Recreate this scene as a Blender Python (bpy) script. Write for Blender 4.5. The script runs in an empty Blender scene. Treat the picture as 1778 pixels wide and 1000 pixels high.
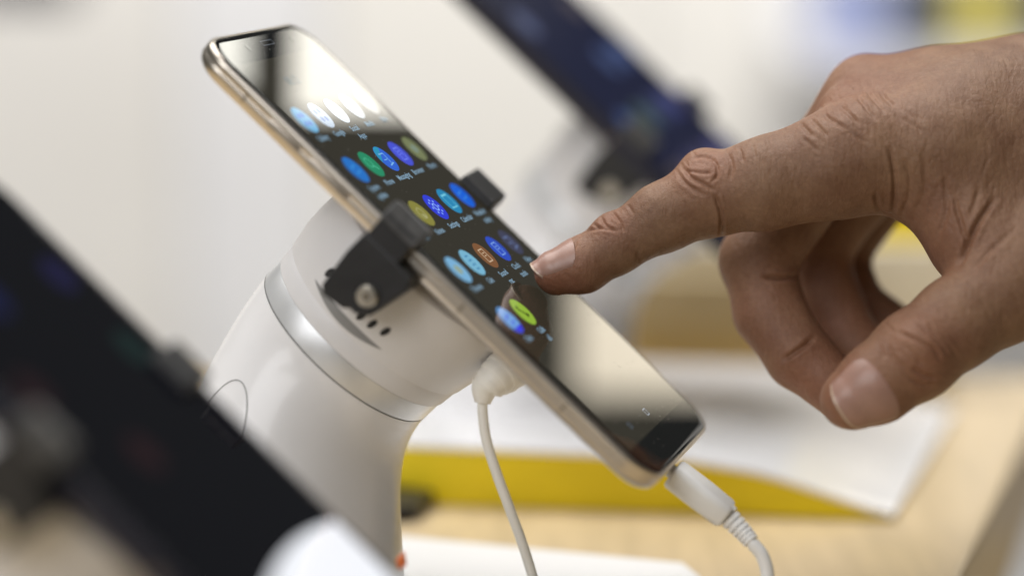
import bpy, bmesh, math, random
import numpy as np
from mathutils import Matrix, Vector
from mathutils.bvhtree import BVHTree

random.seed(7); np.random.seed(7)
scene = bpy.context.scene
C = scene.collection

# ---------------------------------------------------------------- camera
F = 5000.0                       # focal length in pixels of the 1778 px wide photograph
PITCH = math.radians(8.735)
H = 0.190                        # camera height above the table top (table top is z = 0)
Rc = np.array([[1, 0, 0],
               [0, math.sin(PITCH), -math.cos(PITCH)],
               [0, math.cos(PITCH), math.sin(PITCH)]])   # camera axes in world
CAM = np.array([0, 0, H])
cam_d = bpy.data.cameras.new('camera'); cam = bpy.data.objects.new('camera', cam_d); C.objects.link(cam)
m = Matrix([list(Rc[i]) + [CAM[i]] for i in range(3)] + [[0, 0, 0, 1]])
cam.matrix_world = m
cam_d.sensor_width = 36; cam_d.lens = F / 1778 * 36
cam_d.clip_start = 0.01; cam_d.clip_end = 50
cam_d.dof.use_dof = True; cam_d.dof.focus_distance = 0.708; cam_d.dof.aperture_fstop = 3.1
scene.camera = cam

# phone pose in camera space (mm): columns = phone width, phone length (to the top), screen normal
R = np.array([[0.2498, -0.7148, 0.6532], [0.1471, 0.6948, 0.704], [-0.9571, -0.0798, 0.2787]])
U_, _, V_ = np.linalg.svd(R); R = U_ @ V_
T0 = np.array([-10.854, 12.102, -706.148])

def c2w(p):                      # camera mm -> world m
    return (np.asarray(p, float) * 0.001) @ Rc.T + CAM
def pix(px, py, d):              # pixel at a depth in mm -> camera mm
    return np.array([(px - 889) / F * d, (500 - py) / F * d, -d])
def on_table(px, py, z=0.0):     # pixel -> world point at height z above the table
    r = pix(px, py, 1.0) @ Rc.T
    return CAM + r * ((z - H) / r[2])
def on_depth(px, py, d):
    return c2w(pix(px, py, d))

# ---------------------------------------------------------------- world, lamps, exposure
w = bpy.data.worlds.new('World'); scene.world = w; w.use_nodes = True
w.node_tree.nodes['Background'].inputs[0].default_value = (0.95, 1.0, 0.92, 1)
w.node_tree.nodes['Background'].inputs[1].default_value = 0.055
scene.view_settings.view_transform = 'Standard'; scene.view_settings.look = 'None'
scene.view_settings.exposure = 0.0; scene.view_settings.gamma = 1.0

def area(name, loc, target, sx, sy, power, col=(1, 1, 1), spread=180, up=None, axis=None):
    L = bpy.data.lights.new(name, 'AREA'); L.shape = 'RECTANGLE'; L.size = sx; L.size_y = sy
    L.energy = power; L.color = col; L.spread = math.radians(spread)
    o = bpy.data.objects.new(name, L); C.objects.link(o)
    z = (Vector(loc) - Vector(target)).normalized()
    if axis is not None: z = Vector(axis).normalized() * (1 if Vector(axis).dot(z) > 0 else -1)
    u = Vector(up) if up is not None else Vector((0, 0, 1) if abs(z.z) < .95 else (0, 1, 0))
    x = u.cross(z).normalized(); y = z.cross(x)
    o.matrix_world = Matrix([[x[i], y[i], z[i], loc[i]] for i in range(3)] + [[0, 0, 0, 1]])
    return o
area('ceiling_lamp', (-0.30, 0.90, 1.35), (0.0, 0.78, 0.05), 1.3, 1.0, 18.5, (1, .98, .955))
area('wall_wash', (0.0, 1.45, 1.3), (0.0, 2.25, 0.05), 2.2, 0.3, 31, (1, .98, .95))  # added wash that brightens the back wall, no fixture in view
area('front_fill', (-0.75, -0.55, 0.95), (0.0, 0.75, 0.08), 1.2, 0.9, 14.5, (.985, .985, 1))  # added fill from the camera side, an unseen source

def mirror_lamp(name, o_px, u_px, v_px, D, radiance, col, spread=180, T=None):
    """an added area light, out of view, placed to be mirrored in a phone glass: three corner pixels on that glass"""
    T = T0 if T is None else T
    pts = []; n = R[:, 2]
    for px, py in (o_px, u_px, v_px):           # same optical path for the three corners
        d = pix(px, py, 1.0); vm = d * (-T[2] + D * 1000)
        pts.append(c2w(vm - 2 * ((vm - T) @ n) * n))
    o, u, v = pts
    sx = np.linalg.norm(u - o); sy = np.linalg.norm(v - o)
    return area(name, Vector((u + v) / 2), Vector(c2w(T)), sx, sy, radiance * math.pi * sx * sy, col, spread, up=Vector(v - o), axis=np.cross(u - o, v - o))
clip_mid = R @ np.array([0, 8.5, 0])
T_near = pix(195, 712, 566) - clip_mid
T_far = pix(1156, 218, 905) - clip_mid
mirror_lamp('reflection_light_a', (508, 200), (760, 200), (508, -20), 0.33, 4.6, (1, .96, .85))  # added lights, not windows; they put the bright zones on the screen
mirror_lamp('reflection_light_b', (1000, 684), (1270, 684), (1000, 480), 0.60, 3.3, (1, .89, .70))
mirror_lamp('reflection_light_c', (330, 150), (432, 150), (330, 40), 0.33, 4.4, (1, .98, .88))

# ---------------------------------------------------------------- materials
def mat(name, col, rough=.5, metal=0.0, spec=.5, var=0.0, vscale=60, bump=0.0, bscale=400, coat=0.0,
        emit=None, es=1.0, trans=0.0, sss=0.0, stretch=None, ior=1.5):
    mt = bpy.data.materials.new(name); mt.use_nodes = True
    nt = mt.node_tree; b = nt.nodes['Principled BSDF']
    b.inputs['Base Color'].default_value = (*col, 1); b.inputs['Roughness'].default_value = rough
    b.inputs['Metallic'].default_value = metal; b.inputs['Specular IOR Level'].default_value = spec
    b.inputs['IOR'].default_value = ior
    b.inputs['Coat Weight'].default_value = coat; b.inputs['Coat Roughness'].default_value = .06
    b.inputs['Transmission Weight'].default_value = trans
    if sss:
        b.inputs['Subsurface Weight'].default_value = sss
        b.inputs['Subsurface Radius'].default_value = (1, .5, .3); b.inputs['Subsurface Scale'].default_value = .0012
    if emit:
        b.inputs['Emission Color'].default_value = (*emit, 1); b.inputs['Emission Strength'].default_value = es
    if var or bump:
        tc = nt.nodes.new('ShaderNodeTexCoord'); mp = nt.nodes.new('ShaderNodeMapping')
        nt.links.new(tc.outputs['Object'], mp.inputs[0])
        if stretch: mp.inputs['Scale'].default_value = stretch
    if var:
        n = nt.nodes.new('ShaderNodeTexNoise'); n.inputs['Scale'].default_value = vscale; n.inputs['Detail'].default_value = 6
        nt.links.new(mp.outputs[0], n.inputs['Vector'])
        r = nt.nodes.new('ShaderNodeValToRGB')
        r.color_ramp.elements[0].position = .3; r.color_ramp.elements[1].position = .7
        r.color_ramp.elements[0].color = (*[c * (1 - var) for c in col], 1)
        r.color_ramp.elements[1].color = (*[min(1, c * (1 + var)) for c in col], 1)
        nt.links.new(n.outputs['Fac'], r.inputs[0]); nt.links.new(r.outputs[0], b.inputs['Base Color'])
    if bump:
        n = nt.nodes.new('ShaderNodeTexNoise'); n.inputs['Scale'].default_value = bscale; n.inputs['Detail'].default_value = 5
        nt.links.new(mp.outputs[0], n.inputs['Vector'])
        bp = nt.nodes.new('ShaderNodeBump'); bp.inputs['Strength'].default_value = bump; bp.inputs['Distance'].default_value = .001
        nt.links.new(n.outputs['Fac'], bp.inputs['Height']); nt.links.new(bp.outputs[0], b.inputs['Normal'])
    return mt

M = {}
M['wood'] = mat('pale_wood', (.60, .47, .29), .38, var=.12, vscale=9, bump=.08, bscale=60, stretch=(14, 1.2, 1), coat=.15)
M['floor'] = mat('brown_carpet', (.30, .25, .17), .9, var=.15, vscale=90)
M['wall'] = mat('cream_wall', (.78, .76, .73), .7, var=.02, vscale=4)
M['wall2'] = mat('warm_white_panel', (.84, .82, .78), .55, var=.02, vscale=5)
M['wall3'] = mat('cool_white_panel', (.80, .80, .82), .55, var=.02, vscale=5)
M['white'] = mat('white_gloss_plastic', (.80, .795, .805), .30, var=.04, vscale=40, bump=.03, bscale=250, coat=.25)
M['white_head'] = mat('white_satin_plastic', (.71, .70, .705), .42, var=.03, vscale=70, bump=.04, bscale=600)
M['ring'] = mat('brushed_silver_band', (.76, .77, .78), .36, metal=.45, var=.14, vscale=55, stretch=(1, 1, .4))
M['grey'] = mat('shadow_grey_plastic', (.24, .24, .24), .5)
M['slot'] = mat('black_slot', (.015, .015, .015), .8)
M['black'] = mat('black_moulded_plastic', (.012, .012, .013), .42, var=.3, vscale=200, bump=.12, bscale=900)
M['black_lit_worn'] = mat('lit_worn_black_plastic', (.06, .06, .06), .42, var=.5, vscale=260, bump=.15, bscale=900)
M['screw'] = mat('steel_screw', (.62, .58, .5), .3, metal=1, var=.15, vscale=700)
M['screw_in'] = mat('steel_socket', (.25, .22, .18), .45, metal=1)
M['gold'] = mat('champagne_metal', (.56, .505, .435), .29, metal=.92, var=.05, vscale=120, bump=.015, bscale=2500)
M['frame_dark'] = mat('dark_metal_frame', (.02, .02, .035), .35, metal=.5)
M['gold_dark'] = mat('champagne_groove', (.30, .25, .19), .4, metal=.8)
M['glass'] = mat('black_glass', (.004, .004, .005), .004, spec=.5, coat=0)
M['display'] = mat('display_glass', (.004, .004, .004), .004, emit=(.027, .0235, .016), es=1)  # olive emission stands in for the dim surroundings mirrored in the glass
M['display_blue'] = mat('display_glass_blue', (.004, .005, .012), .6, spec=.04, emit=(.004, .006, .024), es=1)
M['glass_matte'] = mat('matte_black_glass', (.010, .010, .016), .6, spec=.08)
M['display_off'] = mat('display_glass_dim', (.003, .003, .004), .004, emit=(.0012, .0012, .003), es=1)
M['cable'] = mat('white_rubber_cable', (.85, .845, .83), .45, var=.03, vscale=150, bump=.05, bscale=900)
M['cable_warm'] = mat('ivory_cable', (.86, .84, .78), .45, var=.03, vscale=150)
M['yellow'] = mat('yellow_foam', (.92, .71, .004), .5, var=.06, vscale=25, bump=.1, bscale=300, stretch=(1, 1, 6))
M['sleeve'] = mat('glossy_white_sleeve', (.78, .78, .80), .16, var=.02, vscale=8, bump=.9, bscale=22, coat=.35, stretch=(1.0, 3.0, 1))
M['paper'] = mat('white_card', (.79, .79, .79), .5, var=.015, vscale=20)
M['tan'] = mat('tan_board', (.50, .39, .22), .6, var=.06, vscale=20)
M['cream'] = mat('cream_board', (.74, .66, .50), .6, var=.04, vscale=20)
M['orange'] = mat('orange_tab', (.80, .19, .05), .5, var=.08, vscale=200)
M['bluebox'] = mat('pale_blue_carton', (.36, .41, .66), .5, var=.15, vscale=30)
M['greybox'] = mat('dark_grey_carton', (.10, .105, .11), .5, var=.3, vscale=30)
M['yellowbox'] = mat('pale_yellow_carton', (.70, .60, .14), .5, var=.15, vscale=30)
M['navy'] = mat('dark_navy_panel', (.03, .03, .05), .5)

def smudge(mt, lo=.003, hi=.075, scale=38):
    """finger smears and dust: patchy roughness over the glass"""
    nt = mt.node_tree; b = nt.nodes['Principled BSDF']; tc = nt.nodes.new('ShaderNodeTexCoord')
    n = nt.nodes.new('ShaderNodeTexNoise'); n.inputs['Scale'].default_value = scale; n.inputs['Detail'].default_value = 9; n.inputs['Roughness'].default_value = .7; n.inputs['Distortion'].default_value = 1.2
    v = nt.nodes.new('ShaderNodeTexVoronoi'); v.inputs['Scale'].default_value = 420
    r = nt.nodes.new('ShaderNodeMapRange'); r.inputs['From Min'].default_value = .52; r.inputs['From Max'].default_value = .78; r.inputs['To Min'].default_value = lo; r.inputs['To Max'].default_value = hi
    d = nt.nodes.new('ShaderNodeMapRange'); d.inputs['From Min'].default_value = .10; d.inputs['From Max'].default_value = .05; d.inputs['To Min'].default_value = 0; d.inputs['To Max'].default_value = .35
    a = nt.nodes.new('ShaderNodeMath'); a.operation = 'MAXIMUM'
    for k in (n, v): nt.links.new(tc.outputs['Object'], k.inputs['Vector'])
    nt.links.new(n.outputs['Fac'], r.inputs['Value']); nt.links.new(v.outputs['Distance'], d.inputs['Value'])
    nt.links.new(r.outputs[0], a.inputs[0]); nt.links.new(d.outputs[0], a.inputs[1]); nt.links.new(a.outputs[0], b.inputs['Roughness'])
for k_ in ('glass', 'display'): smudge(M[k_])
def screen_mat(name, col, s):
    return mat(name, (.004, .004, .004), .004, emit=col, es=s)

# ---------------------------------------------------------------- object helpers
def tag(o, label, cat, group=None):
    o['label'] = label; o['category'] = cat
    if group: o['group'] = group
    return o
def empty(name, loc, rot=None):
    o = bpy.data.objects.new(name, None); C.objects.link(o); o.empty_display_size = .02
    M4 = Matrix.Identity(4) if rot is None else Matrix([list(rot[i]) + [0] for i in range(3)] + [[0, 0, 0, 1]])
    o.matrix_world = Matrix.Translation(Vector(loc)) @ M4
    return o
def mesh_obj(name, v, f, material, parent=None, smooth=True, bevel=0, world=False, pinv=None):
    """v in metres; world=True: world coordinates, brought into the parent's frame (pinv)"""
    v = np.asarray(v, float)
    if world and pinv is not None:
        A = np.array(pinv); v = v @ A[:3, :3].T + A[:3, 3]
    me = bpy.data.meshes.new(name); me.from_pydata([tuple(x) for x in v], [], [tuple(x) for x in f]); me.update()
    bm = bmesh.new(); bm.from_mesh(me)
    bmesh.ops.recalc_face_normals(bm, faces=bm.faces)
    if bevel: bmesh.ops.bevel(bm, geom=list(bm.edges), offset=bevel, segments=2, profile=.6, affect='EDGES')
    bm.to_mesh(me); bm.free()
    me.materials.append(material)
    if smooth:
        me.polygons.foreach_set('use_smooth', [True] * len(me.polygons))
        try: me.set_sharp_from_angle(angle=math.radians(38))
        except Exception: pass
    o = bpy.data.objects.new(name, me); C.objects.link(o)
    if parent: o.parent = parent
    return o
def box_v(lo, hi):
    x0, y0, z0 = lo; x1, y1, z1 = hi
    v = [(x0,y0,z0),(x1,y0,z0),(x1,y1,z0),(x0,y1,z0),(x0,y0,z1),(x1,y0,z1),(x1,y1,z1),(x0,y1,z1)]
    f = [(0,3,2,1),(4,5,6,7),(0,1,5,4),(1,2,6,5),(2,3,7,6),(3,0,4,7)]
    return np.array(v, float), f
def prism_v(poly, a, b):
    """poly of (y,z) extruded in x from a to b"""
    n = len(poly)
    v = [(a, y, z) for y, z in poly] + [(b, y, z) for y, z in poly]
    f = [tuple(range(n)), tuple(range(2 * n - 1, n - 1, -1))] + [(i, (i + 1) % n, n + (i + 1) % n, n + i) for i in range(n)]
    return np.array(v, float), f
def hexa(bottom, top):
    v = np.array(list(bottom) + list(top), float)
    return v, [(3,2,1,0),(4,5,6,7),(0,1,5,4),(1,2,6,5),(2,3,7,6),(3,0,4,7)]
def loft(rings, cap0=True, cap1=True):
    n = len(rings[0]); v = np.concatenate(rings); f = []
    for k in range(len(rings) - 1):
        for i in range(n):
            j = (i + 1) % n
            f.append((k*n+i, k*n+j, (k+1)*n+j, (k+1)*n+i))
    if cap0: f.append(tuple(range(n - 1, -1, -1)))
    if cap1: f.append(tuple(range((len(rings)-1)*n, len(rings)*n)))
    return v, f
def rrect(hw, hl, r, z, k=10, cx=0, cy=0):
    p = []
    for sx, sy, a0 in ((1,1,0),(-1,1,90),(-1,-1,180),(1,-1,270)):
        for i in range(k + 1):
            a = math.radians(a0 + 90 * i / k)
            p.append((cx + sx*(hw-r) + r*math.cos(a), cy + sy*(hl-r) + r*math.sin(a), z))
    return np.array(p)
def circle(c, ax, ay, r, n=48):
    a = np.linspace(0, 2*np.pi, n, endpoint=False)[:, None]
    return np.asarray(c) + r*np.cos(a)*np.asarray(ax) + r*np.sin(a)*np.asarray(ay)
def spline(pts, n=8):
    P = np.asarray(pts, float); P = np.vstack([2*P[0]-P[1], P, 2*P[-1]-P[-2]]); out = []
    for i in range(1, len(P) - 2):
        for t in np.linspace(0, 1, n, endpoint=False):
            a, b, c, d = P[i-1:i+3]
            out.append(.5*((2*b)+(-a+c)*t+(2*a-5*b+4*c-d)*t*t+(-a+3*b-3*c+d)*t**3))
    out.append(P[-2]); return np.array(out)
def tube(pts, radii, n=20):
    pts = np.asarray(pts, float); radii = np.broadcast_to(radii, (len(pts),)); rings = []; prev = None
    for i, p in enumerate(pts):
        t = pts[min(i+1, len(pts)-1)] - pts[max(i-1, 0)]; t /= np.linalg.norm(t)
        if prev is None:
            prev = np.cross(t, [0, 1, 0.2])
        x = prev - (prev @ t) * t; x /= np.linalg.norm(x); prev = x
        rings.append(circle(p, x, np.cross(t, x), radii[i], n))
    return loft(rings)

# ---------------------------------------------------------------- the setting
E1 = np.array([0.2500, 0.9682, 0.0]); E2 = np.array([0.9682, -0.2500, 0.0])   # along the row of stands / across the table
ea, eb = on_table(1667, 1000), on_table(1780, 765)
dirv = (eb - ea) / np.linalg.norm(eb - ea)
far_r = ea + dirv * 0.30; near_r = ea - dirv * 0.9
far_l = far_r - np.array([1.35, 0, 0]); near_l = near_r - E2 * 1.35
th = np.array([0, 0, -.035])
v, f = hexa([near_l + th, near_r + th, far_r + th, far_l + th], [near_l, near_r, far_r, far_l])
o = mesh_obj('table_top', v, f, M['wood'], smooth=False, bevel=.0025); o['kind'] = 'structure'
v, f = box_v((-4, -2.5, -.78), (4, 2.6, -.76)); o = mesh_obj('floor', v, f, M['floor'], smooth=False); o['kind'] = 'structure'
M['brown'] = mat('brown_laminate', (.40, .32, .20), .55, var=.08, vscale=12)
off = np.array([0, 0, -.062]); g = np.array([.003, 0, 0])
v, f = hexa([near_r + g + off*1.5, near_r + E2 * .9 + off*1.5, far_r + E2 * .9 + off*1.5, far_r + g + off*1.5], [near_r + g + off, near_r + E2 * .9 + off, far_r + E2 * .9 + off, far_r + g + off])
o = mesh_obj('lower_counter', v, f, M['brown'], smooth=False); o['kind'] = 'structure'
WY = 2.3
v, f = box_v((-1.0, WY, -.76), (.95, WY + .03, .36)); wall = mesh_obj('back_wall', v, f, M['wall'], smooth=False); wall['kind'] = 'structure'
def wall_x(px): return (px - 889) / F * (WY / math.cos(PITCH)) * 1.0
for a, b, mm, dep in ((-400, 318, 'wall', .012), (322, 568, 'wall3', .012), (574, 1105, 'wall2', .02), (1109, 1330, 'wall2', .012), (1334, 2000, 'wall3', .012)):
    v, f = box_v((max(-.99, wall_x(a)), WY - dep, -.75), (min(.94, wall_x(b)), WY - .002, .35))
    mesh_obj('wall_panel', v, f, M[mm], wall, smooth=False, bevel=.003)

# ---------------------------------------------------------------- smartphones
MM = .001
HW, HL = 35.9, 74.6
icon_mats = {}
def imat(col, s=1.0, rough=.004):
    k = (tuple(np.round(col, 3)), s, rough)
    if k not in icon_mats:
        icon_mats[k] = screen_mat('screen_print', col, s); icon_mats[k].node_tree.nodes['Principled BSDF'].inputs['Roughness'].default_value = rough
    return icon_mats[k]
def srgb(r, g, b):
    return tuple(((c/255+.055)/1.055)**2.4 if c > 10 else c/255/12.92 for c in (r, g, b))
WHT = srgb(215, 230, 250)
def flat(name, poly, z, material, parent):
    v = np.array([(x, y, z) for x, y in poly]) * MM
    return mesh_obj(name, v, [tuple(range(len(poly)))], material, parent, smooth=False)
def multi(name, polys, z, material, parent):
    v = []; f = []
    for p in polys:
        f.append(tuple(range(len(v), len(v) + len(p)))); v += [(x, y, z) for x, y in p]
    return mesh_obj(name, np.array(v) * MM, f, material, parent, smooth=False)
def disc(cx, cy, r, n=28, a0=0, a1=360):
    return [(cx + r*math.cos(math.radians(a)), cy + r*math.sin(math.radians(a))) for a in np.linspace(a0, a1, n, endpoint=(a1-a0) < 360)]
def seg(x0, y0, x1, y1, w=.28):
    d = np.array([x1-x0, y1-y0]); d = d/np.linalg.norm(d); n = np.array([-d[1], d[0]])*w/2
    return [(x0+n[0], y0+n[1]), (x1+n[0], y1+n[1]), (x1-n[0], y1-n[1]), (x0-n[0], y0-n[1])]
def ring_p(cx, cy, r, w, n=20):
    return [seg(cx+r*math.cos(2*math.pi*i/n), cy+r*math.sin(2*math.pi*i/n), cx+r*math.cos(2*math.pi*(i+1)/n), cy+r*math.sin(2*math.pi*(i+1)/n), w) for i in range(n)]
def rect_p(x0, y0, x1, y1, w=.28): return [seg(x0,y0,x1,y0,w), seg(x1,y0,x1,y1,w), seg(x1,y1,x0,y1,w), seg(x0,y1,x0,y0,w)]
def glyph(kind, cx, cy):
    g = []
    if kind == 'folder':
        for i, (a, b) in enumerate(((-1.4,1.4),(1.2,1.5),(-1.3,-1.2),(1.3,-1.3))): g.append(disc(cx+a, cy+b, .85, 12))
    elif kind == 'call':
        g += ring_p(cx-.6, cy+.6, 1.5, .35); g.append(seg(cx+.5, cy-.6, cx+1.9, cy-2.0, .6))
    elif kind == 'doc':
        g += rect_p(cx-1.6, cy-2.0, cx+1.6, cy+2.0, .36); g += [seg(cx-.8, cy+.8, cx+.8, cy+.8), seg(cx-.8, cy-.1, cx+.8, cy-.1)]
    elif kind == 'split':
        g += [seg(cx-2.2, cy+1.8, cx+1.2, cy+1.8, .4), seg(cx-2.0, cy-.2, cx+.6, cy-.2, .25), seg(cx-1.0, cy-2.2, cx+2.2, cy-1.6, .4), seg(cx+1.2, cy+1.8, cx+.9, cy-1.8, .3)]
    elif kind == 'gear':
        g += ring_p(cx, cy, 1.1, .45)
        for i in range(8):
            a = i*math.pi/4; g.append(disc(cx+2.3*math.cos(a), cy+2.3*math.sin(a), .38, 8))
    elif kind == 'cal':
        g += [seg(cx-2.0, cy+2.1, cx+2.0, cy+2.1, .6), seg(cx-2.2, cy-2.1, cx+2.2, cy-2.1, .4), seg(cx-2, cy+2.1, cx-2, cy-2.1, .2), seg(cx+2, cy+2.1, cx+2, cy-2.1, .2)]
    elif kind == 'marks':
        for j in range(4): g.append(seg(cx-1.1, cy+2.1-1.4*j, cx+1.1, cy+2.1-1.4*j, .5))
    elif kind == 'flower':
        for i in range(6):
            a = i*math.pi/3; g.append(disc(cx+.9*math.cos(a), cy+.9*math.sin(a), .65, 10))
    elif kind == 'ringg':
        g += ring_p(cx, cy, 1.7, .3); g.append(seg(cx-.3, cy-.3, cx+.9, cy-1.7, .7))
    elif kind == 'handset':
        g += [seg(cx-1.7, cy+1.5, cx-.6, cy+2.0, .9), seg(cx-1.5, cy+1.4, cx+.7, cy-1.2, .7), seg(cx+.2, cy-1.7, cx+1.7, cy-1.0, .9)]
    elif kind == 'bars':
        g += [seg(cx-2, cy+.6, cx+1.5, cy+1.4, .5), seg(cx-1.2, cy-1.2, cx+1.8, cy-.6, .5)]
    return g
font_cache = {}
def text_mesh(name, s, cx, cy, h, z, material, parent):
    key = s
    if key not in font_cache:
        cu = bpy.data.curves.new('txt', 'FONT'); cu.body = s; cu.size = 1; cu.align_x = 'CENTER'; cu.align_y = 'CENTER'; cu.resolution_u = 2
        cu.offset = .018
        ob = bpy.data.objects.new('txt', cu); C.objects.link(ob)
        dg = bpy.context.evaluated_depsgraph_get(); dg.update()
        me = bpy.data.meshes.new_from_object(ob.evaluated_get(dg)); bpy.data.objects.remove(ob)
        font_cache[key] = me
    me = font_cache[key].copy(); me.materials.clear(); me.materials.append(material)
    me.transform(Matrix.Scale(h * MM, 4))
    o = bpy.data.objects.new(name, me); C.objects.link(o); o.parent = parent; o.location = (cx*MM, cy*MM, z*MM)
    return o

def make_phone(name, t, label, group, screen='main', size=1.0, Rp=R):
    fm = M['gold' if screen == 'main' else 'frame_dark']
    e = empty(name, c2w(t), Rc @ Rp)
    tag(e, label, 'smartphone', group)
    e.scale = (size, size, size)
    prof = [(.95, -.75), (.85, -.25), (.5, -.16), (.18, -.42), (0, -1.0), (-.02, -2.2), (.14, -2.5), (.14, -2.7), (0, -3.0), (.12, -4.0), (.6, -5.0), (1.7, -5.9), (3.6, -6.5), (7.5, -6.8)]
    rings = [rrect(HW-i, HL-i, max(9.6-i*.9, 2), z) * MM for i, z in prof]
    v, f = loft(rings, cap0=False)
    mesh_obj('frame', v, f, fm, e)
    gp = [(1.0, -.8), (.95, -.32), (1.2, -.12), (1.7, -.03), (2.4, 0), (2.7, 0)]
    v, f = loft([rrect(HW-i, HL-i, max(8.6-i*.5, 2), z) * MM for i, z in gp], cap0=False)
    gl = mesh_obj('glass', v, f, M['glass_matte' if screen == 'far' else 'glass'], e)
    d = mesh_obj('display', rrect(33.2, 64.9, .4, .03, k=2) * MM, [tuple(range(12))], M[{'main': 'display', 'near': 'display_off', 'far': 'display_blue'}[screen]], e, smooth=False)
    # earpiece, sensors and soft keys
    multi('earpiece', rect_p(-3.6, 69.0, 4.6, 70.4, .22), .04, imat(srgb(120, 125, 135), .5), gl)
    for x in (-14, 19): flat('sensor', disc(x, 69.3, 1.1 if x < 0 else .8), .04, imat(srgb(70, 75, 70), .5), gl)
    if screen == 'main':
        multi('soft_key', rect_p(-1.0, -61.7, 1.0, -59.9, .22), .06, imat(WHT, .5), d)
        multi('soft_key', ring_p(-17.9, -60.6, .8, .25, 10), .06, imat(srgb(130, 150, 170), .5), d)
    # side buttons on the near side and seam marks
    for y0, y1 in ((39.6, 49.4), (23.6, 36.2)):
        v, f = box_v((-HW-.55, y0, -3.9), (-HW+.3, y1, -2.0)); mesh_obj('side_button', v*MM, f, fm, e, bevel=.0002)
    for y in (57.5, -13.7, -46.9):
        v, f = box_v((-HW-.05, y-.35, -4.2), (-HW+.3, y+.35, -1.6)); mesh_obj('antenna_seam', v*MM, f, M['gold_dark'], e)
    v, f = loft([rrect(4.6, 1.5, 1.4, -HL-.04, 5, -7.5, -4.1)[:, [0, 2, 1]]*0 + np.stack([rrect(4.6, 1.5, 1.4, 0, 5, -7.5, -4.1)[:, 0], np.full(24, yy), rrect(4.6, 1.5, 1.4, 0, 5, -7.5, -4.1)[:, 1]], 1) for yy in (-HL-.05, -HL+.4)])
    mesh_obj('charging_port', v*MM, f, M['gold_dark'], e)
    PX, PY, X0, Y0 = 12.35, 17.1, 0, 45.3
    if screen == 'main':
        S = srgb
        rows = [
            [((96,178,226), 'folder', S(70,110,215)), ((196,214,236), 'folder', S(120,150,210)), ((214,224,236), 'folder', S(190,200,220)), ((210,220,230), 'folder', S(190,200,215)), ((170,170,170), None, None)],
            [((32,118,208), 'bars', S(60,150,225)), ((34,146,104), 'call', S(80,190,150)), ((48,104,222), 'split', S(130,190,240)), ((72,84,222), 'doc', S(120,140,250)), ((124,132,92), 'flower', S(130,150,140))],
            [((24,104,220), None, None), ((142,138,62), 'ringg', S(180,180,130)), ((46,62,224), 'gear', S(150,190,255)), ((34,140,190), 'cal', S(120,210,235)), ((16,100,226), 'bars', S(60,140,235))],
            [((128,186,226), 'flower', S(160,165,110)), ((126,190,220), 'marks', S(60,130,180)), ((132,88,54), 'doc', S(205,180,150)), ((42,78,200), 'doc', S(130,170,235)), ((64,66,92), 'split', S(110,130,180))],
            [((110,168,232), 'bars', S(40,70,225)), ((150,190,62), 'handset', S(40,60,20))]]
        names = [['Gallery', 'Google', 'Social', 'Media', 'Files'], ['System', 'Phone', 'Messaging', 'Browser', 'Photo'],
                 ['Mail', 'Notes', 'Settings', 'Calendar', 'Weather'], ['Themes', 'Calc', 'Sound', 'Clock', 'Files'], ['Chat', 'Calls']]
        second = {(0, 2): 'Apps', (1, 0): 'update', (2, 4): 'today', (3, 2): 'rec', (3, 3): 'tools', (4, 1): 'all'}
        lab = imat(srgb(150, 185, 210), .7)
        for r, row in enumerate(rows):
            for c, (col, g, gc) in enumerate(row):
                cx, cy = X0 + (c-2)*PX, Y0 - r*PY
                ic = flat('app_icon', disc(cx, cy, 4.25, 36), .06, imat(S(*col), .85), d)
                if g: multi('glyph', glyph(g, cx, cy), .09, imat(gc, .88), ic)
                if (r, c) == (1, 2): flat('icon_shade', disc(cx, cy, 4.2, 20, 60, 190), .075, imat(S(40,150,190), .9), ic)
                if (r, c) == (4, 0): flat('icon_shade', disc(cx, cy, 4.2, 20, 215, 330), .075, imat(S(46,60,225), .95), ic)
                text_mesh('icon_text', names[r][c], cx, cy-6.2, 2.45, .06, lab, d)
                if (r, c) in second: text_mesh('icon_text', second[(r, c)], cx, cy-8.9, 2.45, .06, lab, d)
        # clock widget, faint
        text_mesh('icon_text', '08:12', -8, 57, 4, .06, imat(srgb(70, 105, 120), .4), d)
    else:
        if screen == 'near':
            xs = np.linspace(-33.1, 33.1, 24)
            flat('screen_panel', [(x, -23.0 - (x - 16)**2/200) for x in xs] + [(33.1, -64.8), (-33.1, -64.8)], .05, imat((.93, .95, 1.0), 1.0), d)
        cols = [(40,48,150), (30,80,78), (46,44,120), (30,76,150), (60,40,60), (26,60,130)] if screen == 'far' else [(18,22,60), (16,34,34), (22,20,56), (14,30,62), (34,16,22), (14,26,54)]
        for r in range(5):
            for c in range(4):
                if random.random() < .25 or (screen == 'near' and r > 2): continue
                col = random.choice(cols); cx, cy = (c-1.5)*15.5, 46 - r*20
                flat('app_icon', disc(cx, cy, 4.6 if screen == 'near' else 5.2, 24), .06, imat(srgb(*col), 0.5 if screen == 'far' else 1.0, .55 if screen == 'far' else .004), d)
    return e

main_phone = make_phone('smartphone', T0, 'sharp champagne gold smartphone with round app icons being touched by the finger', 'display smartphones', 'main')

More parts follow.
